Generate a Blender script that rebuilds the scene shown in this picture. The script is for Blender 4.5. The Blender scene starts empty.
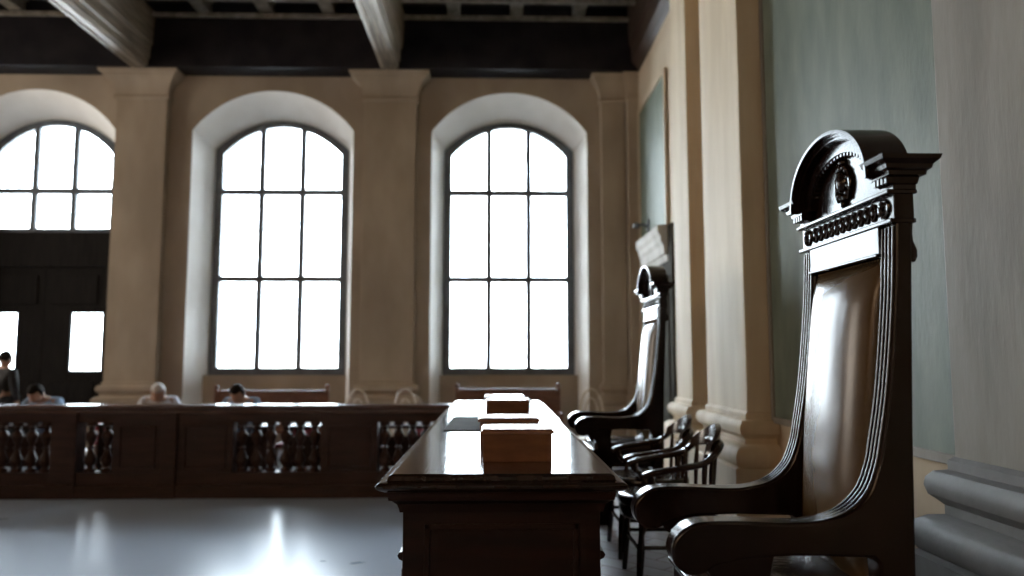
import bpy, bmesh, math, random
from mathutils import Vector, Matrix
random.seed(7)
S = bpy.context.scene
COL = S.collection
PI = math.pi

# ------------------------------------------------------------------ camera
FPX = 750.0
pitch = math.atan(69 / FPX); yaw = math.atan(17 / FPX)
cd = bpy.data.cameras.new('camera'); cam = bpy.data.objects.new('camera', cd); COL.objects.link(cam)
cd.sensor_width = 36; cd.lens = FPX / 1024 * 36; cd.clip_start = .05; cd.clip_end = 200
cam.location = (0, 0, 1.5); cam.rotation_euler = (PI / 2 + pitch, 0, -yaw)
cd.dof.use_dof = True; cd.dof.focus_distance = 2.5; cd.dof.aperture_fstop = 1.7
S.camera = cam

# ------------------------------------------------------------------ sky, exposure
w = bpy.data.worlds.new('overcast_sky'); S.world = w; w.use_nodes = True
nt = w.node_tree; nt.nodes.clear()
bg = nt.nodes.new('ShaderNodeBackground'); out = nt.nodes.new('ShaderNodeOutputWorld')
geo = nt.nodes.new('ShaderNodeTexCoord'); sx = nt.nodes.new('ShaderNodeSeparateXYZ'); rp = nt.nodes.new('ShaderNodeValToRGB')
nt.links.new(geo.outputs['Generated'], sx.inputs[0]); nt.links.new(sx.outputs['Z'], rp.inputs[0])
rp.color_ramp.elements[0].position = 0.0; rp.color_ramp.elements[0].color = (.90, .95, 1, 1)
rp.color_ramp.elements[1].position = .8; rp.color_ramp.elements[1].color = (.76, .87, 1, 1)
nt.links.new(rp.outputs[0], bg.inputs[0]); bg.inputs[1].default_value = 29.0
nt.links.new(bg.outputs[0], out.inputs[0])
S.view_settings.view_transform = 'Standard'; S.view_settings.look = 'None'
S.view_settings.exposure = 0.0; S.view_settings.gamma = 1; S.view_settings.use_curve_mapping = False
# added fill lamps, out of view at the left wall and behind the viewer
def fill_light(name, loc, rot, sx_, sy_, power, color):
    l = bpy.data.lights.new(name, 'AREA'); l.shape = 'RECTANGLE'; l.size = sx_; l.size_y = sy_; l.energy = power; l.color = color
    o = bpy.data.objects.new(name, l); COL.objects.link(o); o.location = loc; o.rotation_euler = rot
for y_ in (8.0, 10.5):
    fill_light('left_fill_light', (-13.2, y_, 3.6), (0, -PI / 2, 0), 4.0, 1.8, 200, (1, .90, .78))
for x_ in (-10.5, -7.5, -4.5):
    fill_light('rear_fill_light', (x_, -5.9, 5.3), (PI / 2, 0, 0), 2.2, 1.8, 74, (1, .64, .36))
S.cycles.max_bounces = 10; S.cycles.diffuse_bounces = 6; S.cycles.glossy_bounces = 4
S.cycles.transparent_max_bounces = 8; S.cycles.sample_clamp_indirect = 8

# ------------------------------------------------------------------ materials
def mat(name, c1, c2=None, rough=.6, scale=4, stretch=(1, 1, 1), bump=0, coat=0, spec=.5, metal=0, detail=5, lo=.35, hi=.65, rough2=None):
    m = bpy.data.materials.new(name); m.use_nodes = True
    n = m.node_tree; b = n.nodes['Principled BSDF']
    b.inputs['Roughness'].default_value = rough; b.inputs['Metallic'].default_value = metal
    b.inputs['Specular IOR Level'].default_value = spec
    b.inputs['Coat Weight'].default_value = coat; b.inputs['Coat Roughness'].default_value = .12
    tc = n.nodes.new('ShaderNodeTexCoord'); mp = n.nodes.new('ShaderNodeMapping'); mp.inputs['Scale'].default_value = stretch
    ns = n.nodes.new('ShaderNodeTexNoise'); ns.inputs['Scale'].default_value = scale; ns.inputs['Detail'].default_value = detail
    cr = n.nodes.new('ShaderNodeValToRGB')
    cr.color_ramp.elements[0].position = lo; cr.color_ramp.elements[1].position = hi
    cr.color_ramp.elements[0].color = (*c1, 1); cr.color_ramp.elements[1].color = (*(c2 or c1), 1)
    n.links.new(tc.outputs['Object'], mp.inputs[0]); n.links.new(mp.outputs[0], ns.inputs['Vector'])
    n.links.new(ns.outputs['Fac'], cr.inputs[0]); n.links.new(cr.outputs[0], b.inputs['Base Color'])
    if rough2 is not None:
        mr = n.nodes.new('ShaderNodeMapRange'); mr.inputs[1].default_value = lo; mr.inputs[2].default_value = hi
        mr.inputs[3].default_value = rough; mr.inputs[4].default_value = rough2
        n.links.new(ns.outputs['Fac'], mr.inputs[0]); n.links.new(mr.outputs[0], b.inputs['Roughness'])
    if bump:
        n2 = n.nodes.new('ShaderNodeTexNoise'); n2.inputs['Scale'].default_value = scale * 6; n2.inputs['Detail'].default_value = 4
        bp = n.nodes.new('ShaderNodeBump'); bp.inputs['Strength'].default_value = bump; bp.inputs['Distance'].default_value = .01
        n.links.new(mp.outputs[0], n2.inputs['Vector']); n.links.new(n2.outputs['Fac'], bp.inputs['Height']); n.links.new(bp.outputs[0], b.inputs['Normal'])
    return m

def glass_mat():
    m = bpy.data.materials.new('window_glass'); m.use_nodes = True; n = m.node_tree; n.nodes.clear()
    o = n.nodes.new('ShaderNodeOutputMaterial'); mx = n.nodes.new('ShaderNodeMixShader')
    t = n.nodes.new('ShaderNodeBsdfTransparent'); t.inputs[0].default_value = (.93, .96, .97, 1)
    g = n.nodes.new('ShaderNodeBsdfGlossy'); g.inputs['Roughness'].default_value = .03
    f = n.nodes.new('ShaderNodeFresnel'); f.inputs[0].default_value = 1.45
    n.links.new(f.outputs[0], mx.inputs[0]); n.links.new(t.outputs[0], mx.inputs[1]); n.links.new(g.outputs[0], mx.inputs[2]); n.links.new(mx.outputs[0], o.inputs[0])
    return m

def plank_mat(name, c1, c2, mortar, sx_, sy_, rough, rot=0, coat=0):
    m = mat(name, c1, c2, rough, 3, bump=0, coat=coat); n = m.node_tree; b = n.nodes['Principled BSDF']
    tc = n.nodes.new('ShaderNodeTexCoord'); mp = n.nodes.new('ShaderNodeMapping'); mp.inputs['Rotation'].default_value = (0, 0, rot)
    br = n.nodes.new('ShaderNodeTexBrick'); br.inputs['Scale'].default_value = 1; br.inputs['Brick Width'].default_value = sx_; br.inputs['Row Height'].default_value = sy_
    br.inputs['Mortar Size'].default_value = .006; br.inputs['Color1'].default_value = (*c1, 1); br.inputs['Color2'].default_value = (*c2, 1); br.inputs['Mortar'].default_value = (*mortar, 1)
    n.links.new(tc.outputs['Object'], mp.inputs[0]); n.links.new(mp.outputs[0], br.inputs[0]); n.links.new(br.outputs[0], b.inputs['Base Color'])
    return m

M = {}
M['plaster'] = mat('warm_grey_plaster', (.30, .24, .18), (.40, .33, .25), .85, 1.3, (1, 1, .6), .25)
M['pilaster'] = mat('painted_stone_pilaster', (.31, .25, .185), (.42, .345, .26), .8, 1.6, (1, 1, .4), .2)
M['sidewall'] = mat('ochre_side_wall', (.48, .38, .26), (.58, .48, .35), .8, 1.6, (1, 1, .4), .25)
M['sidepil'] = mat('pale_side_pilaster', (.54, .44, .30), (.68, .58, .43), .72, 2.2, (2, 2, .35), .25)
M['ochre'] = mat('brown_ochre_strip', (.36, .22, .10), (.46, .29, .14), .7, 2, (1, 1, .4), .2)
M['shadestone'] = mat('shade_toned_grey_stone', (.20, .18, .15), (.28, .255, .22), .7, 2.2, (2, 2, .5), .25)  # darker grey than the other side pilasters: dim light put into the colour
M['stone'] = mat('grey_moulded_stone', (.12, .118, .115), (.19, .185, .18), .6, 3, (1, 1, 1), .3)  # on the near pilaster base this dark grey also carries the dim light
M['green'] = mat('green_fresco', (.085, .11, .08), (.165, .19, .14), .6, 2.2, (3, 3, 1.0), .2, detail=8, lo=.25, hi=.75)
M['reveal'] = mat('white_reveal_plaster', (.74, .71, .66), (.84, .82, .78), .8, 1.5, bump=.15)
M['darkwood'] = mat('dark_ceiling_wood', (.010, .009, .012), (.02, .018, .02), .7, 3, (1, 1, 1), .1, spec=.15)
M['beamwood'] = mat('aged_beam_wood', (.12, .09, .065), (.32, .26, .19), .5, 3, (10, .6, 10), .2)
M['cornwood'] = mat('dark_brown_cornice_wood', (.03, .018, .012), (.07, .042, .028), .5, 3, (8, .6, 8), .1, spec=.3)
M['barwood'] = mat('pale_coffer_wood', (.16, .14, .11), (.30, .27, .22), .5, 3, (3, 3, 3), .2)
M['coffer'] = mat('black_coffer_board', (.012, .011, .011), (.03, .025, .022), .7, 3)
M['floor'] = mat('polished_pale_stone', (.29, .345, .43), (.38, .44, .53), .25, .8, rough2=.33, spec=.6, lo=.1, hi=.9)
M['dais'] = plank_mat('patterned_dais_tiles', (.22, .18, .19), (.30, .27, .28), (.10, .03, .04), .30, .15, .4, PI / 4)
M['frame'] = mat('blue_grey_window_paint', (.07, .085, .10), (.11, .13, .15), .45, 6)
M['glass'] = glass_mat()
M['doorwood'] = mat('blackened_door_wood', (.006, .005, .005), (.012, .010, .009), .7, 4, (6, 6, .6), spec=.1)
M['rail'] = mat('dark_red_brown_wood', (.022, .009, .006), (.042, .017, .011), .42, 3, (1, 4, 6), .05, spec=.25)
M['railtop'] = mat('polished_rail_top', (.06, .03, .02), (.10, .05, .035), .22, 3, (.6, 6, 6), coat=.4)
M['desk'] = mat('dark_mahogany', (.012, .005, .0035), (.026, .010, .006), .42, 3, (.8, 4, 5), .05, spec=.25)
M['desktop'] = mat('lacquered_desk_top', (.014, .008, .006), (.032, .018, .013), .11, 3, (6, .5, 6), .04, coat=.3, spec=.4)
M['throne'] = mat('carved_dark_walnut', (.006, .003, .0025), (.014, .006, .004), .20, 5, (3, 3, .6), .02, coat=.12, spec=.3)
M['leather'] = mat('brown_polished_leather', (.06, .034, .014), (.13, .08, .036), .25, 4, (1, 1, 1), .02, lo=.2, hi=.8)
M['seatleather'] = mat('black_brown_leather', (.03, .02, .018), (.06, .04, .032), .25, 8, bump=.2)
M['chair'] = mat('dark_chair_wood', (.016, .008, .006), (.035, .016, .010), .22, 5, (2, 2, 2), .04, coat=.4)
M['boxwood'] = mat('orange_brown_box', (.15, .055, .020), (.22, .088, .034), .5, 4, (2, 2, 8), .05)
M['lid'] = mat('tan_box_lid', (.20, .085, .038), (.30, .14, .065), .28, 4, (2, 2, 2), .05, coat=.3)
M['pad'] = mat('grey_leather_inlay', (.07, .07, .075), (.10, .095, .095), .95, 8, spec=.08)
M['pew'] = mat('brown_pew_wood', (.10, .035, .015), (.17, .065, .03), .4, 4, (.6, 3, 3))
M['red'] = mat('dark_red_upholstery', (.22, .02, .03), (.30, .04, .05), .7, 12)
M['pale'] = mat('pale_cloth', (.55, .55, .58), (.72, .72, .74), .7, 8)
M['straw'] = mat('pale_bentwood', (.50, .42, .32), (.66, .58, .46), .35, 6)
M['skin'] = mat('skin', (.42, .25, .18), (.50, .31, .23), .5, 9)
M['hair'] = mat('dark_hair', (.010, .008, .008), (.02, .016, .014), .8, 30, spec=.1)
M['greyhair'] = mat('grey_hair', (.45, .42, .40), (.62, .60, .57), .6, 30)
M['blueshirt'] = mat('light_blue_shirt', (.20, .30, .45), (.28, .40, .56), .8, 10)
M['whiteshirt'] = mat('white_shirt', (.55, .58, .66), (.68, .70, .76), .8, 10)
M['blackcloth'] = mat('black_clothes', (.012, .012, .014), (.025, .025, .028), .8, 10)
M['trousers'] = mat('dark_trousers', (.03, .03, .04), (.05, .05, .06), .8, 10)
M['crown'] = mat('white_door_crown', (.34, .32, .28), (.44, .41, .37), .85, 4, spec=.2)
M['case'] = mat('dark_olive_case', (.04, .038, .03), (.06, .055, .045), .95, 4, spec=.05)
M['brass'] = mat('brass_nails', (.10, .06, .03), (.16, .10, .05), .35, 10, metal=1)

# ------------------------------------------------------------------ helpers
def fin(name, bm, m, parent=None, smooth=False, bevel=0, seg=2, angle=40):
    bmesh.ops.recalc_face_normals(bm, faces=bm.faces[:])
    me = bpy.data.meshes.new(name); bm.to_mesh(me); bm.free()
    o = bpy.data.objects.new(name, me); COL.objects.link(o)
    me.materials.append(M[m] if isinstance(m, str) else m)
    if smooth:
        for p in me.polygons: p.use_smooth = True
        me.set_sharp_from_angle(angle=math.radians(angle))
    if bevel:
        b = o.modifiers.new('bevel', 'BEVEL'); b.width = bevel; b.segments = seg; b.limit_method = 'ANGLE'; b.angle_limit = math.radians(40)
        b.harden_normals = False
    if parent: o.parent = parent
    return o
def NB(): return bmesh.new()
def box(bm, x0, x1, y0, y1, z0, z1):
    v = [bm.verts.new(p) for p in ((x0, y0, z0), (x1, y0, z0), (x1, y1, z0), (x0, y1, z0), (x0, y0, z1), (x1, y0, z1), (x1, y1, z1), (x0, y1, z1))]
    for f in ((0, 3, 2, 1), (4, 5, 6, 7), (0, 1, 5, 4), (1, 2, 6, 5), (2, 3, 7, 6), (3, 0, 4, 7)): bm.faces.new([v[i] for i in f])
    return bm
def loft(bm, rings, closed=True, caps=True):
    R = [[bm.verts.new(p) for p in r] for r in rings]
    n = len(R[0])
    for a, b in zip(R, R[1:]):
        for i in range(n if closed else n - 1):
            j = (i + 1) % n; bm.faces.new((a[i], a[j], b[j], b[i]))
    if caps and closed:
        bm.faces.new(R[0][::-1]); bm.faces.new(R[-1])
    return bm
def prism(bm, pts, axis, a, b):
    # pts are 2D in the plane of the two other axes (order x,y,z minus axis)
    def P(p, t):
        if axis == 'y': return (p[0], t, p[1])
        if axis == 'x': return (t, p[0], p[1])
        return (p[0], p[1], t)
    return loft(bm, [[P(p, a) for p in pts], [P(p, b) for p in pts]])
def lathe(bm, cx, cy, prof, seg=16, sx_=1, sy_=1):
    return loft(bm, [[(cx + r * sx_ * math.cos(2 * PI * i / seg), cy + r * sy_ * math.sin(2 * PI * i / seg), z) for i in range(seg)] for r, z in prof])
def tube(bm, pts, rad, seg=8, flat=1.0, up=Vector((0, 0, 1))):
    P = [Vector(p) for p in pts]; rings = []
    for i, p in enumerate(P):
        d = (P[min(i + 1, len(P) - 1)] - P[max(i - 1, 0)]).normalized()
        u = up if abs(d.dot(up)) < .95 else Vector((1, 0, 0))
        s = d.cross(u).normalized(); t = s.cross(d).normalized()
        r = rad[i] if isinstance(rad, (list, tuple)) else rad
        rings.append([tuple(p + s * r * math.cos(2 * PI * k / seg) + t * r * flat * math.sin(2 * PI * k / seg)) for k in range(seg)])
    return loft(bm, rings)
def smooth_path(pts, n=6):
    P = [Vector(p) for p in pts]; o = []
    for i in range(len(P) - 1):
        a, b, c, d = P[max(i - 1, 0)], P[i], P[i + 1], P[min(i + 2, len(P) - 1)]
        for k in range(n):
            t = k / n
            o.append(.5 * ((2 * b) + (c - a) * t + (2 * a - 5 * b + 4 * c - d) * t * t + (3 * b - a - 3 * c + d) * t ** 3))
    o.append(P[-1]); return [tuple(v) for v in o]
def sphere(bm, c, r, su=10, sv=6):
    rx, ry, rz = r if isinstance(r, tuple) else (r, r, r)
    rings = []
    for j in range(sv + 1):
        a = -PI / 2 + PI * j / sv; q = max(math.cos(a), .02)
        rings.append([(c[0] + rx * q * math.cos(2 * PI * i / su), c[1] + ry * q * math.sin(2 * PI * i / su), c[2] + rz * math.sin(a)) for i in range(su)])
    return loft(bm, rings)
def thing(name, label, cat, loc=(0, 0, 0), rz=0, group=None):
    o = bpy.data.objects.new(name, None); COL.objects.link(o); o.location = loc; o.rotation_euler = (0, 0, rz)
    o.empty_display_size = .1
    return tag(o, label, cat, group)
def tag(o, label, cat, group=None):
    o['label'] = label; o['category'] = cat
    if group: o['group'] = group
    return o
def struct(o, label=None, cat=None):
    o['kind'] = 'structure'
    if label: o['label'] = label
    if cat: o['category'] = cat
    return o
def dup(root, loc, label, rz=None):
    r = root.copy(); COL.objects.link(r); r.location = loc; r['label'] = label
    if rz is not None: r.rotation_euler = (0, 0, rz)
    for ch in list(root.children):
        c = ch.copy(); COL.objects.link(c); c.parent = r
        for g in list(ch.children):
            d = g.copy(); COL.objects.link(d); d.parent = c
    return r

# ------------------------------------------------------------------ room
FY = 12.0                     # far wall face
DZ = .30                      # dais height
LW = -13.3
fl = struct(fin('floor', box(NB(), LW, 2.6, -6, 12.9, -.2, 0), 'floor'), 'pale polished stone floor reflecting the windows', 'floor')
struct(fin('trim_1', box(NB(), -.42, 2.3, -2.0, 7.55, 0, DZ), 'dais', bevel=.01), 'raised platform with patterned tiles under desk and thrones', 'platform')

WIN = [(-11.25, 1.27, 1.08), (-7.42, 1.27, 1.08), (-3.61, 1.30, 1.12), (.23, 1.27, 1.10)]   # centre, half width at room side, at frame
SPR, RISE = 5.17, .66
SPR2, RISE2 = 5.00, .50
TOPZ = 6.25
def arc_z(t, spring, rise):      # segmental arch, t in -1..1 scaled to half width 1.3
    hw = 1.3; R = (hw * hw + rise * rise) / (2 * rise); x = t * hw
    return spring + math.sqrt(R * R - x * x) - (R - rise)
bm = NB()
N = 24
def wallface(bm, y, spring, rise, which, z_sill):
    xs = [LW]
    for c, h1, h2 in WIN:
        h = h1 if which == 0 else h2
        xs += [c - h, c + h]
    xs.append(2.6)
    for i in range(0, len(xs), 2):
        v = [bm.verts.new(p) for p in ((xs[i], y, 0), (xs[i + 1], y, 0), (xs[i + 1], y, 7.2), (xs[i], y, 7.2))]; bm.faces.new(v)
    for c, h1, h2 in WIN:
        h = h1 if which == 0 else h2
        for k in range(N):
            t0, t1 = -1 + 2 * k / N, -1 + 2 * (k + 1) / N
            v = [bm.verts.new(p) for p in ((c + t0 * h, y, arc_z(t0, spring, rise)), (c + t1 * h, y, arc_z(t1, spring, rise)), (c + t1 * h, y, 7.2), (c + t0 * h, y, 7.2))]
            bm.faces.new(v)
wallface(bm, FY, SPR, RISE, 0, 0); wallface(bm, 12.85, SPR2, RISE2, 1, 0)
wf = struct(fin('wall_back', bm, 'plaster'), 'far wall of warm plaster with arched window niches', 'wall')
# reveals (splayed) and parapets
for i, (c, h1, h2) in enumerate(WIN):
    bm = NB()
    def outline(h, y, spring, rise):
        p = [(c - h, y, 0)] + [(c + (-1 + 2 * k / N) * h, y, arc_z(-1 + 2 * k / N, spring, rise)) for k in range(N + 1)] + [(c + h, y, 0)]
        return p
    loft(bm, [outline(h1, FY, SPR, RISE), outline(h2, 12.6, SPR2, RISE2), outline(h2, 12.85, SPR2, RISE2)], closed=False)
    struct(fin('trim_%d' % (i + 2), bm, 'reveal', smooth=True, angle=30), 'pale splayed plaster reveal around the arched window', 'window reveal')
bm = NB()
for i in (0, 2, 3):
    c, h1, h2 = WIN[i]
    box(bm, c - h2 - .1, c + h2 + .1, 12.45, 12.84, 0, 1.20)
bm2 = fin('trim_6', bm, 'plaster'); struct(bm2, 'plaster parapets below the arched windows', 'parapet')
# windows
def arch_pts(c, h, spring, rise, z0, n=N):
    return [(c - h, z0)] + [(c + (-1 + 2 * k / n) * h, arc_z(-1 + 2 * k / n, spring, rise)) for k in range(n + 1)] + [(c + h, z0)]
def make_window(idx, c, h, z0, hbars, label):
    fw = .125
    root = bpy.data.objects.new('window_%d' % idx, None); COL.objects.link(root); struct(root, label, 'window')
    root.location = (c, 12.62, z0)
    bm = NB()
    o_ = arch_pts(0, h, SPR2 - z0, RISE2, 0); i_ = arch_pts(0, h - fw, SPR2 - z0 - fw * .6, RISE2 - .02, fw)
    for y0, y1 in ((-.05, .06),):
        rings = [[(p[0], y0, p[1]) for p in o_], [(p[0], y0, p[1]) for p in i_], [(p[0], y1, p[1]) for p in i_], [(p[0], y1, p[1]) for p in o_]]
        R = [[bm.verts.new(p) for p in r] for r in rings]; n = len(o_)
        for a in range(4):
            A, B = R[a], R[(a + 1) % 4]
            for k in range(n):
                j = (k + 1) % n; bm.faces.new((A[k], A[j], B[j], B[k]))
    fin('window_frame', bm, 'frame', root)
    for s in (-1, 1):
        x = s * (h - fw) * .345
        fin('mullion', box(NB(), x - .048, x + .048, -.04, .04, fw * .5, arc_z(s * .33, SPR2, RISE2) - z0 - .06), 'frame', root, bevel=.006)
    for zb in hbars:
        fin('glazing_bar', box(NB(), -h + .05, h - .05, -.045, .045, zb - z0 - .05, zb - z0 + .05), 'frame', root, bevel=.006)
    bm = NB(); prism(bm, [(p[0] * .97, p[1] + (.03 if p[1] < .1 else -.04)) for p in o_], 'y', .0, .008)
    fin('pane', bm, 'glass', root)
    return root
make_window(1, WIN[1][0], WIN[1][2], 3.52, [4.28], 'arched transom window above the dark door at left')
make_window(2, WIN[2][0], WIN[2][2], 1.20, [2.80, 4.28], 'arched nine-pane window in the middle of far wall')
make_window(3, WIN[3][0], WIN[3][2], 1.20, [2.80, 4.28], 'arched nine-pane window nearest the green side wall')
make_window(4, WIN[0][0], WIN[0][2], 1.20, [2.80, 4.28], 'arched nine-pane window left of the door')
# door
c, h1, h2 = WIN[1]
d = bpy.data.objects.new('door_1', None); COL.objects.link(d); d.location = (c, 12.5, 0); struct(d, 'tall dark double door with two glazed lights', 'door')
bm = NB(); box(bm, -h2, h2, -.06, .12, 2.98, 3.56); box(bm, -h2, -h2 + .10, -.06, .12, 0, 3.02); box(bm, h2 - .10, h2, -.06, .12, 0, 3.02)
fin('door_frame', bm, 'doorwood', d, bevel=.01)
LZ0, LZ1 = 1.28, 2.22
for s in (-1, 1):
    a, b = (.0, h2 - .10) if s > 0 else (-h2 + .10, 0)
    la, lb = (.44, .95) if s > 0 else (-.95, -.44)
    bm = NB(); box(bm, a, la, 0, .07, .02, 3.02); box(bm, lb, b - .0, 0, .07, .02, 3.02); box(bm, la, lb, 0, .07, .02, LZ0); box(bm, la, lb, 0, .07, LZ1, 3.02)
    for z0, z1 in ((.2, 1.1), (2.36, 2.85)): box(bm, min(a, b) + .12, max(a, b) - .12, -.02, .02, z0, z1)
    lf = fin('door_leaf', bm, 'doorwood', d, bevel=.008)
    fin('pane', box(NB(), la, lb, .03, .038, LZ0, LZ1), 'glass', lf)
# pilasters
BASE = [(0, 1.12), (.018, 1.105), (.018, 1.07), (.055, 1.06), (.075, 1.035), (.08, 1.005), (.07, .97), (.045, .95), (.03, .935), (.03, .90), (.075, .89), (.11, .865), (.125, .825), (.12, .78), (.10, .755), (.135, .745), (.135, 0)]
CAP = [(0, 5.62), (.03, 5.63), (.04, 5.66), (.03, 5.69), (.02, 5.70), (.03, 5.78), (.07, 5.88), (.14, 5.96), (.17, 5.98), (.17, 6.0), (.21, 6.02), (.22, 6.05), (.22, 6.07)]
def ring_pil(x0, x1, y0, y1, off, z, ax):
    if ax == 'y': return [(x0 - off, y0 - off, z), (x1 + off, y0 - off, z), (x1 + off, y1, z), (x0 - off, y1, z)]
    return [(x0 - off, y0 - off, z), (x1, y0 - off, z), (x1, y1 + off, z), (x0 - off, y1 + off, z)]
def pilaster(name, x0, x1, y0, y1, ax, label, m, mbase, z0=0, ztop=6.22, capk=1, basek=1):
    prof = [(o * basek, max(z, z0)) for o, z in BASE][::-1]
    bm = NB(); loft(bm, [ring_pil(x0, x1, y0, y1, o, z, ax) for o, z in prof])
    root = bpy.data.objects.new(name, None); COL.objects.link(root); struct(root, label, 'pilaster')
    fin('pilaster_base', bm, mbase, root, smooth=True, angle=35)
    bm = NB(); loft(bm, [ring_pil(x0, x1, y0, y1, 0, 1.1, ax), ring_pil(x0, x1, y0, y1, 0, 5.64, ax)]); fin('shaft', bm, m, root, bevel=.008)
    bm = NB(); loft(bm, [ring_pil(x0, x1, y0, y1, o * capk, z, ax) for o, z in CAP]); fin('capital', bm, m, root, smooth=True, angle=35)
    return root
pilaster('trim_7', -6.08, -5.28, FY - .14, FY + .02, 'y', 'pilaster between the door and middle window', 'pilaster', 'pilaster')
pilaster('trim_8', -2.12, -1.28, FY - .14, FY + .02, 'y', 'pilaster between the two tall windows', 'pilaster', 'pilaster')
pilaster('trim_9', 1.72, 2.10, FY - .14, FY + .02, 'y', 'narrow pilaster right of the last window', 'pilaster', 'pilaster', capk=.75, basek=.8)
pilaster('trim_10', 2.12, 2.36, FY - .30, FY + .02, 'y', 'corner pilaster where far and side wall meet', 'pilaster', 'pilaster', capk=.3, basek=.5)
pilaster('trim_11', -9.9, -9.1, FY - .14, FY + .02, 'y', 'pilaster left of the door', 'pilaster', 'pilaster')
# right wall
bm = NB(); box(bm, 2.3, 2.6, 7.35, 12.85, 0, 7.2); box(bm, 1.955, 2.6, -6, 7.35, 0, 7.2)
struct(fin('wall_right', bm, 'sidewall'), 'warm plaster side wall with green panels', 'wall')
bm = NB()
def hframe(bm, x, y0, y1, z0, z1, t=.05, dep=.03):
    box(bm, x - dep, x + .01, y0, y1, z0 - t, z0); box(bm, x - dep, x + .01, y0, y1, z1, z1 + t)
    box(bm, x - dep, x + .01, y0 - t, y0, z0 - t, z1 + t); box(bm, x - dep, x + .01, y1, y1 + t, z0 - t, z1 + t)
g1 = bpy.data.objects.new('trim_12', None); COL.objects.link(g1); struct(g1, 'large green painted panel behind the nearest throne', 'wall panel')
fin('painted_field', box(NB(), 1.935, 1.965, 3.0, 5.19, 1.09, 5.4), 'green', g1)
bm = NB(); hframe(bm, 1.94, 3.0, 5.19, 1.09, 5.4, .045, .02); fin('panel_frame', bm, 'shadestone', g1, bevel=.005)
g2 = bpy.data.objects.new('trim_13', None); COL.objects.link(g2); struct(g2, 'narrow green painted panel near the far corner', 'wall panel')
fin('painted_field', box(NB(), 2.275, 2.31, 9.75, 11.5, 1.1, 5.32), 'green', g2)
bm = NB(); hframe(bm, 2.275, 9.75, 11.5, 1.1, 5.32, .05, .025); fin('panel_frame', bm, 'sidewall', g2, bevel=.005)
struct(fin('trim_14', box(NB(), 1.90, 1.96, 6.22, 6.72, 0, 7.0), 'ochre'), 'brown strip between the paired side pilasters', 'wall strip')
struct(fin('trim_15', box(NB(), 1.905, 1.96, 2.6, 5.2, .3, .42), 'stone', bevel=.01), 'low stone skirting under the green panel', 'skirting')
for nm, y0, y1, lab, mm, mb in (('trim_16', 5.25, 6.22, 'pale pilaster left of the large green panel', 'sidepil', 'sidepil'), ('trim_17', 6.70, 7.27, 'farther of the paired side pilasters', 'sidepil', 'sidepil'), ('trim_18', 1.2, 2.88, 'broad grey pilaster at the right edge', 'shadestone', 'stone')):
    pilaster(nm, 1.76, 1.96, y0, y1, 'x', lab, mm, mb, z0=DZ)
struct(fin('wall_left', box(NB(), LW - .3, LW, -6, 12.85, 0, 7.2), 'plaster'), 'left wall of the hall', 'wall')
struct(fin('wall_front', box(NB(), LW, 2.6, -6.3, -6, 0, 7.2), 'plaster'), 'wall behind the viewer', 'wall')
# ceiling
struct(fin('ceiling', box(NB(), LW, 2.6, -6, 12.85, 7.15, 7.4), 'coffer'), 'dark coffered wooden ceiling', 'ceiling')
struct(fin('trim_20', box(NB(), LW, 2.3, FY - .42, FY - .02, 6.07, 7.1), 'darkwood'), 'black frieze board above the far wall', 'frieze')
bm = NB(); loft(bm, [[(x, y, z) for x, z in ((2.12, 6.9), (2.14, 6.5), (2.17, 6.42), (2.18, 6.20), (2.26, 6.10), (2.31, 6.05), (2.31, 7.1), (2.12, 7.1))] for y in (7.36, FY - .1)])
struct(fin('trim_21', bm, 'cornwood'), 'moulded wooden cornice along the side wall', 'cornice')
k = 0
for bx in (-9.5, -5.62, -1.68):
    prof = [(-.17, 6.07), (-.12, 6.05), (.12, 6.05), (.17, 6.07), (.18, 6.16), (.21, 6.19), (.22, 6.36), (.26, 6.42), (.27, 6.95), (-.27, 6.95), (-.26, 6.42), (-.22, 6.36), (-.21, 6.19), (-.18, 6.16)]
    bm = NB(); loft(bm, [[(bx + x * .82, y, z) for x, z in prof] for y in (-5.9, FY - .43)])
    for q in (-.07, .07): box(bm, bx + q - .02, bx + q + .02, -5.9, FY - .44, 6.035, 6.06)
    k += 1; struct(fin('trim_%d' % (21 + k), bm, 'beamwood'), ['ceiling beam left of the door', 'big moulded ceiling beam at upper left', 'big moulded ceiling beam between the tall windows'][k - 1], 'beam')
bm = NB(); y = FY - .50
while y > -5.5:
    box(bm, LW, 2.3, y - .035, y + .035, 6.84, 6.90); y -= .58
struct(fin('trim_25', bm, 'barwood'), 'pale cross battens of the coffered ceiling', 'battens')
bm = NB()
for b0, b1 in ((-13.36, -9.5), (-9.5, -5.62), (-5.62, -1.68), (-1.68, 2.3)):
    for q in (1, 2, 3):
        x = b0 + (b1 - b0) * q / 4 + .02; box(bm, x - .10, x + .10, -5.9, FY - .13, 6.93, 7.16)
struct(fin('trim_26', bm, 'barwood'), 'pale lengthwise joists of the coffered ceiling', 'joists')
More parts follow.
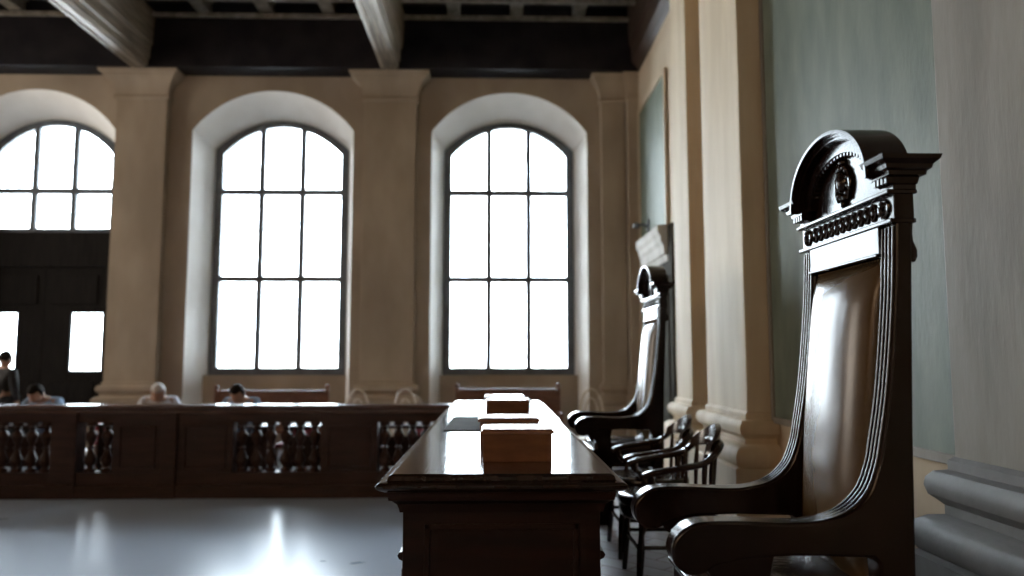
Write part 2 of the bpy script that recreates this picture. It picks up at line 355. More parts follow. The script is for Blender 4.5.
# door case on side wall
dc = thing('door_case', 'dark door surround with white moulded crown on the side wall by the far corner', 'door surround', (2.3, 10.2, 0))
fin('door_panel', box(NB(), -.18, 0, -1.3, -.15, 0, 3.12), 'case', dc, bevel=.012)
fin('raised_panel', box(NB(), -.20, -.17, -1.15, -.3, .3, 2.5), 'case', dc, bevel=.012)
bm = NB(); prof = [(0, 2.68), (-.185, 2.68), (-.20, 2.76), (-.225, 2.77), (-.235, 2.87), (-.265, 2.92), (-.27, 2.98), (-.30, 3.03), (-.305, 3.12), (0, 3.16)]
loft(bm, [[(x + .0, y, z) for x, z in prof] for y in (-1.12, .32)]); fin('crown_moulding', bm, 'crown', dc, bevel=.006)
br = thing('wall_bracket', 'small dark iron bracket on green panel above the door crown', 'bracket', (2.275, 10.9, 3.42))
bm = NB(); tube(bm, [(0, 0, 0), (-.12, 0, .03), (-.18, 0, .01)], .018, 6); box(bm, -.03, 0, -.03, .03, -.08, .1); fin('arm', bm, 'frame', br)
bm = NB(); lathe(bm, -.19, 0, [(.02, -.03), (.05, -.02), (.055, .03), (.03, .05)], 10); fin('cup', bm, 'frame', br)

# ------------------------------------------------------------------ thrones
def throne_proto(loc, label, group):
    t = thing('throne_chair', label, 'chair', loc, 0, group)
    W = .305; PW = .078
    front = smooth_path([(0, 1.56, 0), (-.012, 1.36, 0), (-.038, 1.12, 0), (-.064, .97, 0), (-.080, .90, 0), (-.110, .835, 0), (-.165, .79, 0), (-.24, .768, 0), (-.32, .762, 0), (-.46, .768, 0), (-.56, .765, 0), (-.61, .742, 0), (-.635, .70, 0), (-.625, .655, 0), (-.59, .63, 0), (-.55, .635, 0), (-.52, .655, 0)], 5)
    under = [(-.44, .672), (-.3, .678), (-.1, .672), (-.085, .655), (-.075, .5), (-.07, 0), (.0, 0), (.008, .5), (.022, 1.0), (.05, 1.66), (0.0, 1.66)]
    for s in (-1, 1):
        y0, y1 = sorted((s * W, s * (W - PW)))
        bm = NB(); prism(bm, [(p[0], p[1]) for p in front] + under, 'y', y0, y1)
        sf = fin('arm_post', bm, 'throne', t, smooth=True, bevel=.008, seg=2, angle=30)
        # reeds following the front of the post and the sweep into the arm
        bm = NB(); path = [Vector((p[0], 0, p[1])) for p in front[:34]]
        for q in (.011, .030, .049, .068):
            yc = s * (W - q); rings = []
            for i, p in enumerate(path):
                d = (path[min(i + 1, len(path) - 1)] - path[max(i - 1, 0)]).normalized(); n_ = Vector((d.z, 0, -d.x))
                if n_.x > 0: n_ = -n_
                if i > 20 and n_.z < 0: n_ = -n_
                k_ = 1 if i < 26 else max(.1, (33 - i) / 7)
                rings.append([tuple(p + n_ * hh * k_ + Vector((0, yc + yy, 0))) for hh, yy in ((-.002, -.0042), (.0045, -.0042), (.0056, -.002), (.0058, 0), (.0056, .002), (.0045, .0042), (-.002, .0042))])
            loft(bm, rings)
        fin('reeding', bm, 'throne', sf, smooth=True, angle=50)
        # arm support / front leg
        c_ = smooth_path([(-.55, .665, 0), (-.53, .625, 0), (-.49, .60, 0), (-.465, .54, 0), (-.455, .46, 0), (-.465, .38, 0), (-.475, .25, 0), (-.46, .12, 0), (-.48, .03, 0), (-.50, 0, 0)], 5)
        d_ = smooth_path([(-.40, 0, 0), (-.405, .05, 0), (-.385, .15, 0), (-.375, .3, 0), (-.365, .42, 0), (-.36, .5, 0), (-.37, .57, 0), (-.375, .62, 0), (-.36, .685, 0)], 5)
        ya, yb = sorted((s * (W - .008), s * (W - PW + .008)))
        bm = NB(); prism(bm, [(p[0], p[1]) for p in c_] + [(p[0], p[1]) for p in d_], 'y', ya, yb); fin('front_leg', bm, 'throne', t, smooth=True, bevel=.008, angle=30)
        bm = NB(); prism(bm, [(.044, 1.62), (.058, 1.62), (.058, 1.58), (.054, 1.54), (.056, 1.52), (.066, 1.495), (.066, 1.475), (.058, 1.46), (.042, 1.465)], 'y', y0 + .015, y1 - .015)
        fin('rear_bracket', bm, 'throne', t, smooth=True, bevel=.004)
    # seat
    bm = NB(); box(bm, -.50, 0, -W + .04, W - .04, .44, .52); box(bm, -.515, 0, -W + .02, W - .02, .515, .53); box(bm, -.505, 0, -W + .03, W - .03, .405, .44)
    fin('seat_frame', bm, 'throne', t, bevel=.006)
    bm = NB(); rings = []
    for k, (ins, z) in enumerate(((0, .53), (0, .55), (.012, .568), (.05, .582), (.12, .59))):
        rings.append([(-.495 + ins, -W + .055 + ins, z), (-.05, -W + .055 + ins + .04, z), (-.05, W - .055 - ins - .04, z), (-.495 + ins, W - .055 - ins, z)])
    loft(bm, rings); fin('seat_cushion', bm, 'seatleather', t, smooth=True, angle=60)
    # back : frame behind, leather
    bm = NB(); iw = W - PW
    prism(bm, [(.045, 1.65), (.02, 1.65), (-.045, .5), (.0, .5)], 'y', -iw - .01, iw + .01); fin('back_board', bm, 'throne', t)
    bm = NB(); n, mz = 14, 22; rows = []
    for j in range(mz + 1):
        v = j / mz; z = .545 + (1.478 - .545) * v; bx = -.052 + .074 * v; row = []
        for i in range(n + 1):
            u = -1 + 2 * i / n
            fu = (1 - abs(u) ** 4.5); fv = (1 - abs(2 * v - 1) ** 14)
            row.append((bx - .012 - .060 * fu * fv * (1 - .25 * u * u) - .012 * math.sin(PI * v), u * (iw - .004), z))
        rows.append(row)
    loft(bm, rows, closed=False); 
    lt = fin('leather_back', bm, 'leather', t, smooth=True, angle=80)
    so = lt.modifiers.new('thick', 'SOLIDIFY'); so.thickness = .004
    bm = NB()
    for i in range(27): sphere(bm, (.012, -iw + .012 + i * (2 * iw - .024) / 26, 1.479), .0055, 6, 4)
    fin('nail_trim', bm, 'brass', lt, smooth=True)
    # top rail and frieze
    bm = NB(); box(bm, -.012, .045, -iw - .005, iw + .005, 1.482, 1.575); box(bm, -.022, .045, -iw - .005, iw + .005, 1.482, 1.492)
    fin('top_rail', bm, 'throne', t, bevel=.003)
    bm = NB(); box(bm, -.004, .052, -W - .002, W + .002, 1.575, 1.66); box(bm, -.018, .055, -W - .006, W + .006, 1.567, 1.580); box(bm, -.024, .06, -W - .008, W + .008, 1.648, 1.660)
    fr = fin('frieze', bm, 'throne', t, bevel=.003)
    bm = NB(); n = 96
    for ph in (0, PI):
        tube(bm, [(-.006, -iw + .01 + (2 * iw - .02) * i / n, 1.614 + .022 * math.sin(i / n * 2 * PI * 5.5 + ph)) for i in range(n + 1)], .0055, 6)
    for i in range(11): sphere(bm, (-.006, -iw + .01 + (2 * iw - .02) * (i + .5) / 11, 1.614), (.006, .012, .012), 8, 5)
    for s in (-1, 1):
        tube(bm, [(-.006, s * (W - .048) + .024 * math.cos(a), 1.614 + .024 * math.sin(a)) for a in [2 * PI * i / 20 for i in range(21)]], .006, 6)
        for a in range(6): sphere(bm, (-.006, s * (W - .048) + .012 * math.cos(a * PI / 3), 1.614 + .012 * math.sin(a * PI / 3)), .007, 6, 4)
    fin('carving', bm, 'throne', fr, smooth=True)
    # impost cornice blocks
    prof = [(0, 1.655), (.008, 1.66), (.008, 1.672), (.012, 1.675), (.016, 1.692), (.030, 1.695), (.032, 1.706), (.042, 1.711), (.045, 1.722), (.060, 1.733), (.064, 1.745)]
    for s in (-1, 1):
        bm = NB(); rings = []
        for o_, z in prof:
            ya, yb = sorted((s * (W - .055) - s * min(o_, .006), s * (W + o_)))
            rings.append([(0 - o_, ya, z), (.05 + o_ * .8, ya, z), (.05 + o_ * .8, yb, z), (0 - o_, yb, z)])
        loft(bm, rings); cn = fin('cornice', bm, 'throne', t)
        bm = NB()
        for i in range(4):
            y = s * (W - .05 + i * .020); box(bm, -.030, -.005, y - .006, y + .006, 1.675, 1.694)
        fin('dentils', bm, 'throne', cn, bevel=.001)
    # segmental pediment : stepped arches
    aw = .272; base = 1.700; rise = .205
    def arcp(off, n=28):
        w_ = aw - off; r_ = rise - off
        return [(w_ * math.cos(PI * i / n), base + r_ * math.sin(PI * i / n) ** .92) for i in range(n + 1)]
    bm = NB()
    for o0, o1, xf in ((0, .010, -.062), (.008, .018, -.048), (.016, .027, -.040), (.025, .066, -.016)):
        A, B = arcp(o0), arcp(o1)
        R = [[bm.verts.new((x, p[0], p[1])) for p in P] for x, P in ((xf, A), (.070, A), (.070, B), (xf, B))]
        for a in range(4):
            P, Q = R[a], R[(a + 1) % 4]
            for i in range(len(A) - 1): bm.faces.new((P[i], P[i + 1], Q[i + 1], Q[i]))
        for e in (0, -1): bm.faces.new([R[a][e] for a in range(4)])
    ar = fin('arched_pediment', bm, 'throne', t, smooth=True, angle=35)
    T = arcp(.05); bm = NB(); prism(bm, [(p[0], p[1]) for p in T] + [(-aw + .05, 1.655), (aw - .05, 1.655)], 'x', .010, .06)
    ty = fin('tympanum', bm, 'throne', t)
    bm = NB()
    for i in range(3, 26):
        a = PI * i / 28; p = (( aw - .068) * math.cos(a), base + (rise - .068) * math.sin(a)); box(bm, -.012, .02, p[0] - .005, p[0] + .005, p[1] - .008, p[1] + .008)
    fin('arch_dentils', bm, 'throne', ty)
    bm = NB(); cz = 1.748; XO = -.022
    sphere(bm, (.026 + XO, 0, cz), (.022, .026, .036), 14, 8)
    for i in range(12):
        a = 2 * PI * i / 12 + .26; sphere(bm, (.028 + XO, .038 * math.cos(a), cz + .050 * math.sin(a)), (.014, .013, .013), 8, 5)
    for s in (-1, 1):
        tube(bm, [(.024 + XO, s * (.030 + .018 * math.sin(a * 1.0)), cz - .055 + .03 * a) for a in [i * .3 for i in range(12)]], .006, 6)
        tube(bm, [(.02 + XO, s * (.004 + .02 * math.sin(a)), cz - .03 + .02 * a) for a in [i * .3 for i in range(11)]], .0045, 6)
    sphere(bm, (.026 + XO, 0, cz + .066), (.014, .016, .012), 8, 5); sphere(bm, (.026 + XO, 0, cz - .068), (.012, .010, .014), 8, 5)
    fin('cartouche', bm, 'throne', ty, smooth=True)
    return t
G = 'high-backed thrones along the desk'
th = throne_proto((1.10, 2.315, DZ), 'large high-backed throne chair with carved arched crest in the right foreground', G)
dup(th, (1.215, 5.78, DZ), 'smaller-looking high-backed throne chair at the far end of desk, behind the armchairs')

# ------------------------------------------------------------------ low armchairs
def armchair(loc, label):
    t = thing('captain_armchair', label, 'chair', loc, 0, 'low captain armchairs between the thrones')
    # local: x depth (front negative), y width
    top = smooth_path([(-.28, -.225, .585), (-.22, -.235, .605), (-.10, -.24, .625), (.03, -.235, .65), (.10, -.215, .70), (.135, -.17, .735), (.155, -.08, .745), (.16, 0, .748), (.155, .08, .745), (.135, .17, .735), (.10, .215, .70), (.03, .235, .65), (-.10, .24, .625), (-.22, .235, .605), (-.28, .225, .585)], 5)
    bm = NB(); tube(bm, top, .024, 8, flat=.75); fin('arm_rail', bm, 'chair', t, smooth=True)
    bm = NB(); rings = []
    for i in range(17):
        a = -1.12 + 2.24 * i / 16; h = .075 * math.cos(a * 1.25)
        cx, cy = .165 * math.cos(a) * 1.0 - .005, .205 * math.sin(a)
        dx, dy = math.cos(a) * .014, math.sin(a) * .014
        z0 = .725 - .03 * abs(a); rings.append([(cx - dx, cy - dy, z0), (cx + dx, cy + dy, z0), (cx + dx + .012, cy + dy, z0 + .035 + h), (cx - dx + .012, cy - dy, z0 + .035 + h)])
    loft(bm, rings); fin('crest_rail', bm, 'chair', t, smooth=True, angle=50)
    seat = [(.17 * math.cos(a) - .02 if math.cos(a) > 0 else -.02 + .36 * math.cos(a) , .25 * math.copysign(abs(math.sin(a)) ** .7, math.sin(a))) for a in [2 * PI * i / 28 for i in range(28)]]
    bm = NB(); loft(bm, [[(x * s, y * s, z) for x, y in seat] for s, z in ((.92, .345), (.97, .355), (.98, .40), (.96, .41), (1.0, .425), (1.0, .45), (.96, .465), (.85, .468), (.5, .455))]); fin('seat', bm, 'chair', t, smooth=True, angle=60)
    for i in range(7):
        a = -1.25 + 2.5 * i / 6
        bm = NB(); tube(bm, [(.13 * math.cos(a) - .0, .20 * math.sin(a), .45), (.14 * math.cos(a), .205 * math.sin(a), .6), (.158 * math.cos(a), .21 * math.sin(a), .72 if abs(a) < 1 else .69)], [.010, .014, .009], 6); fin('spindle', bm, 'chair', t, smooth=True)
    for s in (-1, 1):
        bm = NB(); tube(bm, smooth_path([(-.20, s * .20, .45), (-.19, s * .22, .50), (-.235, s * .225, .55), (-.24, s * .23, .60)], 4), .016, 8); fin('arm_support', bm, 'chair', t, smooth=True)
        for x in (-.27, .10):
            bm = NB(); yy = s * .19
            P = [(x, yy, .37), (x * 1.04, yy * 1.03, .33), (x * 1.08, yy * 1.06, .28), (x * 1.1, yy * 1.1, .2), (x * 1.15, yy * 1.15, .0)]
            tube(bm, P, [.020, .024, .015, .022, .014], 8); fin('leg', bm, 'chair', t, smooth=True)
    bm = NB(); tube(bm, [(-.295, -.21, .2), (-.295, .21, .2)], .011, 6); tube(bm, [(-.29, -.205, .22), (.11, -.205, .22)], .011, 6); tube(bm, [(-.29, .205, .22), (.11, .205, .22)], .011, 6)
    fin('stretcher', bm, 'chair', t)
    return t
ac = armchair((1.05, 4.16, DZ), 'dark low captain armchair nearest to the foreground throne')
dup(ac, (1.06, 4.80, DZ), 'dark low captain armchair just in front of the far throne')

# ------------------------------------------------------------------ desk
dk = thing('judges_desk', 'long dark polished wooden desk with moulded top running away from viewer', 'desk', (.025, 2.60, DZ))
L = 4.45; HW = .43
def rr(hw, y0, y1, z): return [(-hw, y0, z), (hw, y0, z), (hw, y1, z), (-hw, y1, z)]
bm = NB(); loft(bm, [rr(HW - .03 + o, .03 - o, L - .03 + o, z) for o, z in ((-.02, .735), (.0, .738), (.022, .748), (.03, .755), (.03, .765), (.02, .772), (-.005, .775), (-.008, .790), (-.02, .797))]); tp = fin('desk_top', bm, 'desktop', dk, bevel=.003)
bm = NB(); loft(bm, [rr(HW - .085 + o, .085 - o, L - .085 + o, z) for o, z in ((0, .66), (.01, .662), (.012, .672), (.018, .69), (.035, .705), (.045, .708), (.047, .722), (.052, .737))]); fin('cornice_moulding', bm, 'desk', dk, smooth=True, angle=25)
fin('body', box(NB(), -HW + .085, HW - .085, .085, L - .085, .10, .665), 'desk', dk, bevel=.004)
fin('plinth', box(NB(), -HW + .06, HW - .06, .06, L - .06, 0, .11), 'desk', dk, bevel=.008)
for s in (-1, 1):
    bm = NB(); x = s * (HW - .085)
    loft(bm, [[(x - s * .01, y, .49), (x + s * .012, y, .50), (x + s * .018, y, .512), (x + s * .012, y, .522), (x - s * .01, y, .53)] for y in (.09, L - .09)]); fin('side_moulding', bm, 'desk', dk)
    for i in range(4):
        fin('side_panel', box(NB(), *sorted((x - s * .005, x + s * .012)), .16 + i * 1.07, 1.10 + i * 1.07, .15, .45), 'desk', dk, bevel=.006)
bm = NB(); 
for z0, z1 in ((.14, .62),):
    for a, b, c_, d_ in ((-.27, .27, z0, z0 + .02), (-.27, .27, z1 - .02, z1), (-.27, -.25, z0, z1), (.25, .27, z0, z1)): box(bm, a, b, .078, .09, c_, d_)
fin('end_panel_moulding', bm, 'desk', dk, bevel=.003)
tag(fin('desk_pad', box(NB(), -.28, .27, 4.15, 5.12, 1.0975, 1.1035), 'pad', bevel=.002), 'thin dark grey leather pad lying across the desk between the boxes', 'desk pad')

# ------------------------------------------------------------------ boxes
DT = DZ + .797
def abox(loc, label, rz=0, s=(1, 1, 1)):
    t = thing('lidded_box', label, 'box', loc, rz, 'lidded wooden boxes in a row on the desk')
    bm = NB(); box(bm, -.133 * s[0], .133 * s[0], -.10 * s[1], .10 * s[1], 0, .108 * s[2]); fin('box_body', bm, 'boxwood', t, bevel=.002)
    bm = NB(); box(bm, -.142 * s[0], .142 * s[0], -.108 * s[1], .108 * s[1], .106 * s[2], .120 * s[2]); box(bm, -.136 * s[0], .136 * s[0], -.102 * s[1], .102 * s[1], .120 * s[2], .126 * s[2]); fin('lid', bm, 'lid', t, bevel=.002)
    return t
b0 = abox((.088, 3.04, DT), 'brown lidded box nearest the viewer on the desk')
dup(b0, (.065, 3.58, DT), 'brown lidded box second in the row, mostly hidden by the nearest box')
dup(b0, (.085, 4.92, DT + .007), 'brown lidded box third in the row, beyond the gap')
dup(b0, (.068, 5.52, DT), 'brown lidded box farthest along the desk')

# ------------------------------------------------------------------ balustrade
bl = thing('balustrade', 'dark wooden balustrade railing with turned balusters across the hall', 'railing', (0, 8.3, 0))
XL, XR = -12.0, -.40
bm = NB(); loft(bm, [[(x, y, z) for y, z in ((-.09, .985), (-.105, .965), (-.10, .945), (-.075, .93), (-.075, .90), (-.06, .89), (.12, .89), (.12, .93), (.15, .95), (.15, .985))] for x in (XL, XR)]); fin('top_rail', bm, 'railtop', bl, bevel=.004)
fin('upper_rail', box(NB(), XL, XR, -.05, .11, .80, .895), 'rail', bl)
fin('lower_rail', box(NB(), XL, XR, -.05, .11, .13, .27), 'rail', bl)
fin('plinth', box(NB(), XL, XR, -.09, .14, 0, .135), 'rail', bl, bevel=.01)
def panel(a, b):
    bm = NB(); box(bm, a, b, -.04, .10, .26, .81); q = .07
    for (x0, x1, z0, z1) in ((a + q, b - q, .31, .33), (a + q, b - q, .74, .76), (a + q, a + q + .02, .31, .76), (b - q - .02, b - q, .31, .76)): box(bm, x0, x1, -.055, -.035, z0, z1)
    fin('panel', bm, 'rail', bl, bevel=.003)
def post(a, b):
    bm = NB(); box(bm, a, b, -.075, .13, .0, .90); box(bm, a - .015, b + .015, -.1, .145, 0, .15); fin('post', bm, 'rail', bl, bevel=.006)
BAL = None
bprof = [(.030, .265), (.045, .27), (.045, .30), (.028, .31), (.024, .325), (.042, .35), (.056, .385), (.054, .41), (.036, .45), (.022, .49), (.020, .505), (.034, .515), (.034, .53), (.020, .54), (.022, .56), (.038, .60), (.050, .645), (.048, .67), (.030, .70), (.022, .715), (.030, .73), (.030, .74), (.024, .75), (.045, .76), (.045, .805)]
def bals(a, b):
    global BAL
    n = max(1, round((b - a) / .16)); st = (b - a) / n
    for i in range(n):
        x = a + st * (i + .5)
        if BAL is None:
            bm = NB(); lathe(bm, 0, 0, [(r_ * 1.18, z_) for r_, z_ in bprof], 14); BAL = fin('baluster', bm, 'rail', bl, smooth=True, angle=35); BAL.location = (x, .03, 0)
        else:
            o = BAL.copy(); COL.objects.link(o); o.parent = bl; o.location = (x, .03, 0)
for a, b in ((-12.0, -11.4), (-10.3, -9.7), (-8.5, -7.9), (-6.5, -6.0), (-4.1, -3.57), (-3.41, -2.82), (-1.88, -1.27)): panel(a, b)
for a, b in ((-9.7, -9.5), (-7.9, -7.7), (-4.74, -4.47), (-3.57, -3.41), (-.52, -.40)): post(a, b)
for a, b in ((-7.7, -6.5), (-6.0, -4.76), (-4.45, -4.1), (-2.82, -1.88), (-1.27, -.53)): bals(a, b)
panel(-9.5, -8.5)

# ------------------------------------------------------------------ benches by the far wall
def bench(cx, w_, y, label, ztop):
    t = thing('wooden_bench', label, 'bench', (cx, y, 0), 0, 'brown benches against the far wall')
    h = w_ / 2
    bm = NB(); box(bm, -h, h, .17, .21, .42, ztop - .03); box(bm, -h + .02, h - .02, .15, .23, ztop - .035, ztop)
    for i in range(4):
        a = -h + .12 + i * (w_ - .16) / 4; box(bm, a, a + (w_ - .16) / 4 - .08, .155, .175, .5, ztop - .1)
    fin('backrest', bm, 'pew', t, bevel=.005)
    fin('seat', box(NB(), -h, h, -.25, .2, .40, .44), 'pew', t, bevel=.006)
    for s in (-1, 1):
        x = s * (h + .02); bm = NB(); box(bm, x - .025, x + .025, -.24, -.19, 0, .66); box(bm, x - .025, x + .025, .16, .22, 0, ztop + .02); box(bm, x - .03, x + .03, -.26, .2, .64, .68); fin('bench_end', bm, 'pew', t, bevel=.004)
        bm = NB(); lathe(bm, x, .19, [(.015, ztop + .02), (.03, ztop + .035), (.036, ztop + .06), (.02, ztop + .085), (.006, ztop + .09)], 10); fin('finial', bm, 'pew', t, smooth=True)
    return t
bench(-3.36, 1.62, 11.3, 'brown wooden bench with low back under the middle window', 1.0)
bench(.20, 1.50, 11.3, 'brown wooden bench with panelled back under the window beyond the desk', 1.02)

# ------------------------------------------------------------------ hoop chairs, red chairs, table behind the rail
def hoop(loc, label):
    t = thing('hoop_back_chair', label, 'chair', loc, 0, 'pale hoop-back chairs behind the railing')
    bm = NB(); tube(bm, [(.17 * math.cos(a) * (1 if abs(math.cos(a)) < .9 else .96), .17, .62 + .46 * math.sin(a)) if math.sin(a) > 0 else (.165 * math.copysign(1, math.cos(a)), .17, .46) for a in [-.2 + (PI + .4) * i / 24 for i in range(25)]], .016, 8, up=Vector((0, 1, 0))); fin('hoop_back', bm, 'straw', t, smooth=True)
    bm = NB(); tube(bm, [(.10 * math.cos(a), .17, .58 + .38 * math.sin(a)) for a in [PI * i / 16 for i in range(17)]], .009, 6, up=Vector((0, 1, 0))); fin('inner_hoop', bm, 'straw', t, smooth=True)
    bm = NB(); lathe(bm, 0, 0, [(.18, .43), (.20, .44), (.20, .46), (.18, .47)], 20); fin('seat', bm, 'straw', t, smooth=True)
    for x in (-1, 1):
        for y in (-1, 1):
            bm = NB(); tube(bm, [(x * .13, y * .13, .44), (x * .18, y * .18, 0)], [.016, .011], 8); fin('leg', bm, 'straw', t, smooth=True)
    return t
hc = hoop((-1.78, 9.7, 0), 'pale hoop-back chair behind the railing in front of the central pilaster')
dup(hc, (-1.17, 9.75, 0), 'pale hoop-back chair behind the railing just left of the desk end')
dup(hc, (1.28, 9.85, 0), 'pale hoop-back chair seen left of the far throne')

def redchair(loc, label):
    t = thing('red_chair', label, 'chair', loc, 0, 'red upholstered chairs seen through the balusters')
    fin('seat', box(NB(), -.2, .2, -.2, .2, .42, .47), 'red', t, bevel=.015)
    fin('backrest', box(NB(), -.16, .16, .17, .21, .50, .66), 'red', t, bevel=.012)
    fin('pale_top', box(NB(), -.165, .165, .16, .22, .66, .72), 'pale', t, bevel=.01)
    for x in (-1, 1):
        bm = NB(); tube(bm, [(x * .175, .19, 0), (x * .175, .19, .70)], .014, 6); fin('leg', bm, 'pew', t, smooth=True)
        bm = NB(); tube(bm, [(x * .175, -.175, 0), (x * .175, -.175, .43)], .014, 6); fin('leg', bm, 'pew', t, smooth=True)
    return t
rc = redchair((-5.75, 10.2, 0), 'red chair behind the leftmost balusters, left of the person in light blue')
dup(rc, (-5.28, 10.25, 0), 'red chair behind the leftmost balusters, beside the first post')
dup(rc, (-4.75, 9.7, 0), 'red chair behind the short group of balusters')
dup(rc, (-2.42, 9.3, 0), 'red chair behind the middle group of balusters')
dup(rc, (-.84, 9.2, 0), 'red chair behind the balusters next to the desk')

# ------------------------------------------------------------------ people
def person(loc, rz, label, shirt, hairm, pose='sit'):
    t = thing('person', label, 'person', loc, rz)
    if pose == 'sit':
        J = dict(pel=(0, 0, .50), sp=(0, -.04, .70), ch=(0, -.13, .90), nk=(0, -.20, 1.01), hd=(0, -.25, 1.05))
        sh, el, wr = (.17, -.13, .955), (.25, -.27, .785), (.11, -.42, .80)
        hip, kn, an, toe = (.10, -.02, .49), (.12, -.43, .50), (.12, -.38, .09), (.12, -.54, .04)
        hc_, tilt = Vector((0, -.30, 1.065)), math.radians(55)
    else:
        J = dict(pel=(0, 0, .86), sp=(0, 0, 1.05), ch=(0, 0, 1.22), nk=(0, -.01, 1.36), hd=(0, -.02, 1.42))
        sh, el, wr = (.17, 0, 1.28), (.22, .0, 1.04), (.20, -.08, .82)
        hip, kn, an, toe = (.09, 0, .83), (.10, -.02, .46), (.10, .02, .09), (.10, -.13, .04)
        hc_, tilt = Vector((0, -.03, 1.465)), math.radians(10)
    def skin(chains, sub=1):
        vs, es, rs = [], [], []; idx = {}
        for ch in chains:
            prev = None
            for p, r in ch:
                key = tuple(round(c, 4) for c in p)
                if key not in idx: idx[key] = len(vs); vs.append(p); rs.append(r)
                i = idx[key]
                if prev is not None and prev != i: es.append((prev, i))
                prev = i
        me = bpy.data.meshes.new('tmp'); me.from_pydata(vs, es, []); o = bpy.data.objects.new('tmp', me); COL.objects.link(o)
        o.modifiers.new('s', 'SKIN')
        if not me.skin_vertices: raise RuntimeError('no skin layer')
        for i, v in enumerate(me.skin_vertices[0].data):
            v.radius = (rs[i], rs[i]) if not isinstance(rs[i], tuple) else rs[i]; v.use_root = (i == 0)
        s = o.modifiers.new('ss', 'SUBSURF'); s.levels = sub; s.render_levels = sub
        dg = bpy.context.evaluated_depsgraph_get(); dg.update()
        m2 = bpy.data.meshes.new_from_object(o.evaluated_get(dg))
        bm = NB(); bm.from_mesh(m2); bpy.data.objects.remove(o)
        return bm
    mir = lambda p, s: (p[0] * s, p[1], p[2])
    ch = [[(J['pel'], .13), (J['sp'], .12), (J['ch'], .13), (J['nk'], .055), (J['hd'], .055)]]
    for s in (-1, 1):
        wv = Vector(mir(wr, s)); dv = (wv - Vector(mir(el, s))).normalized()
        palm = wv + dv * .06
        ch.append([(J['ch'], .13), (mir(sh, s), .062), (mir(el, s), .044), (mir(wr, s), .028), (tuple(palm), .026)])
        side = Vector((s, 0, 0)) if pose == 'sit' else Vector((0, 1, 0))
        side = (side - dv * side.dot(dv)).normalized()
        for f, (o_, l_) in enumerate(((-.026, .062), (-.009, .075), (.009, .07), (.026, .055))):
            b_ = palm + side * o_ + dv * .022
            ch.append([(tuple(palm), .026), (tuple(b_), .010), (tuple(b_ + dv * l_ * .5 + Vector((0, 0, -.006))), .009), (tuple(b_ + dv * l_ + Vector((0, 0, -.02))), .007)])
        tb = wv + dv * .03 - side * .03
        ch.append([(mir(wr, s), .028), (tuple(tb), .012), (tuple(tb - side * .012 + dv * .045), .009)])
        ch.append([(J['pel'], .13), (mir(hip, s), .095), (mir(kn, s), .06), (mir(an, s), .04), (mir(toe, s), .035)])
    bm = skin(ch, 1)
    # head with face
    rot = Matrix.Rotation(tilt, 4, 'X')
    n0 = len(bm.verts)
    sphere(bm, (0, 0, 0), (.076, .095, .115), 18, 14)
    bm.verts.ensure_lookup_table()
    for v in bm.verts[n0:]:
        x, y, z = v.co
        if z < 0: v.co.x *= 1 + z * 2.2; v.co.y *= 1 + z * 1.2 if y > 0 else 1
        if y < -.06 and abs(x) < .03 and -.045 < z < .02: v.co.y -= .016
        if y < -.05 and .012 < abs(x) < .05 and .0 < z < .035: v.co.y += .008
    for s in (-1, 1): sphere(bm, (s * .077, .01, -.005), (.010, .020, .030), 8, 6); sphere(bm, (s * .030, -.082, .012), .012, 8, 6)
    sphere(bm, (0, -.090, -.012), (.012, .018, .024), 8, 6); sphere(bm, (0, -.080, -.052), (.024, .010, .007), 10, 5)
    bm.verts.ensure_lookup_table()
    for v in bm.verts[n0:]: v.co = rot @ v.co + hc_
    fin('body', bm, 'skin', t, smooth=True, angle=180)
    bm = NB(); sphere(bm, (0, .012, .018), (.086, .100, .112), 18, 14)
    bmesh.ops.delete(bm, geom=[v for v in bm.verts if (v.co.y < -.045 and v.co.z < .075) or v.co.z < -.045], context='VERTS')
    for v in bm.verts: v.co = rot @ v.co + hc_
    ho = fin('hair', bm, hairm, t, smooth=True, angle=180); q = ho.modifiers.new('t', 'SOLIDIFY'); q.thickness = .012
    # shirt and trousers
    ch = [[(J['pel'], .145), (J['sp'], .14), (J['ch'], .145), ((J['nk'][0], J['nk'][1] + .012, J['nk'][2] - .03), .075)]]
    for s in (-1, 1): ch.append([(J['ch'], .145), (mir(sh, s), .078), (mir(el, s), .060), (tuple(Vector(mir(el, s)).lerp(Vector(mir(wr, s)), .8)), .042)])
    fin('shirt', skin(ch, 2), shirt, t, smooth=True, angle=180)
    ch = []
    for s in (-1, 1): ch.append([(J['pel'], .15), (mir(hip, s), .11), (mir(kn, s), .078), (tuple(Vector(mir(kn, s)).lerp(Vector(mir(an, s)), .9)), .062)])
    fin('trousers', skin(ch, 2), 'trousers' if shirt != 'blackcloth' else 'blackcloth', t, smooth=True, angle=180)
    return t
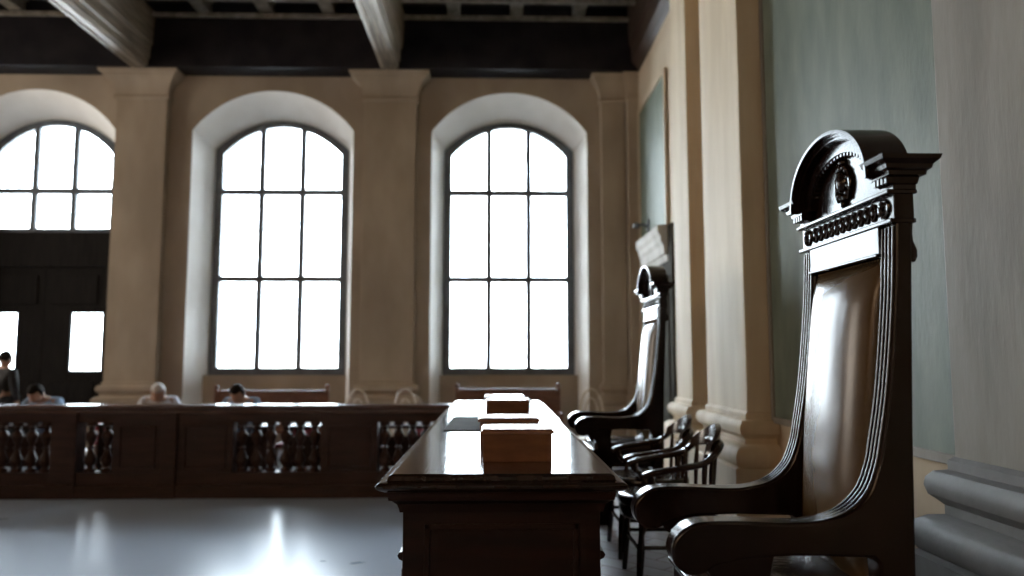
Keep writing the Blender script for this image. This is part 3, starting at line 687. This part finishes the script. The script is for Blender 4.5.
person((-5.44, 9.40, 0), 0, 'person in light blue shirt, dark hair, bent over behind the railing before the door', 'blueshirt', 'hair')
person((-3.05, 9.33, 0), 0, 'person in blue shirt with dark hair, head down behind the railing under middle window', 'blueshirt', 'hair')
person((-4.20, 9.62, 0), .3, 'grey-haired person in white shirt bent low behind the railing beside the left pilaster', 'whiteshirt', 'greyhair')
person((-7.06, 11.0, 0), PI - .3, 'person in black clothes standing in front of the dark door', 'blackcloth', 'hair', 'stand')
def stool(loc, label):
    t = thing('wooden_stool', label, 'stool', loc, 0, 'stools under the seated people')
    bm = NB(); lathe(bm, 0, 0, [(.15, .31), (.17, .32), (.17, .34), (.15, .35)], 20); fin('seat', bm, 'pew', t, smooth=True)
    for x in (-1, 1):
        for y in (-1, 1):
            bm = NB(); tube(bm, [(x * .1, y * .1, .315), (x * .14, y * .14, 0)], .014, 6); fin('leg', bm, 'pew', t, smooth=True)
    return t
st = stool((-5.44, 9.42, 0), 'round wooden stool under the person in light blue before the door')
dup(st, (-3.05, 9.35, 0), 'round wooden stool under the person below middle window')
dup(st, (-4.20, 9.64, 0), 'round wooden stool under the grey-haired person')
def rtable(loc, label, w_):
    t = thing('reading_table', label, 'table', loc, 0, 'dark reading tables behind the railing')
    fin('table_top', box(NB(), -w_, w_, -.2, .2, .69, .72), 'rail', t, bevel=.005)
    fin('front_panel', box(NB(), -w_ + .04, w_ - .04, -.15, -.13, .26, .60), 'rail', t, bevel=.004)
    for x in (-1, 1):
        for y in (-1, 1): fin('leg', box(NB(), x * (w_ - .06) - .025, x * (w_ - .06) + .025, y * .15 - .02, y * .15 + .02, 0, .692), 'rail', t, bevel=.004)
    return t
rtable((-5.55, 8.92, 0), 'dark table the person in light blue leans on', .66)
rtable((-3.05, 8.86, 0), 'dark table the person under the middle window leans on', .50)
rtable((-4.20, 9.12, 0), 'dark table the grey-haired person leans on', .45)
rtable((-1.98, 8.86, 0), 'dark table behind the right half of the middle balusters', .40)
rtable((-.95, 8.86, 0), 'dark table behind the balusters next to the desk', .42)
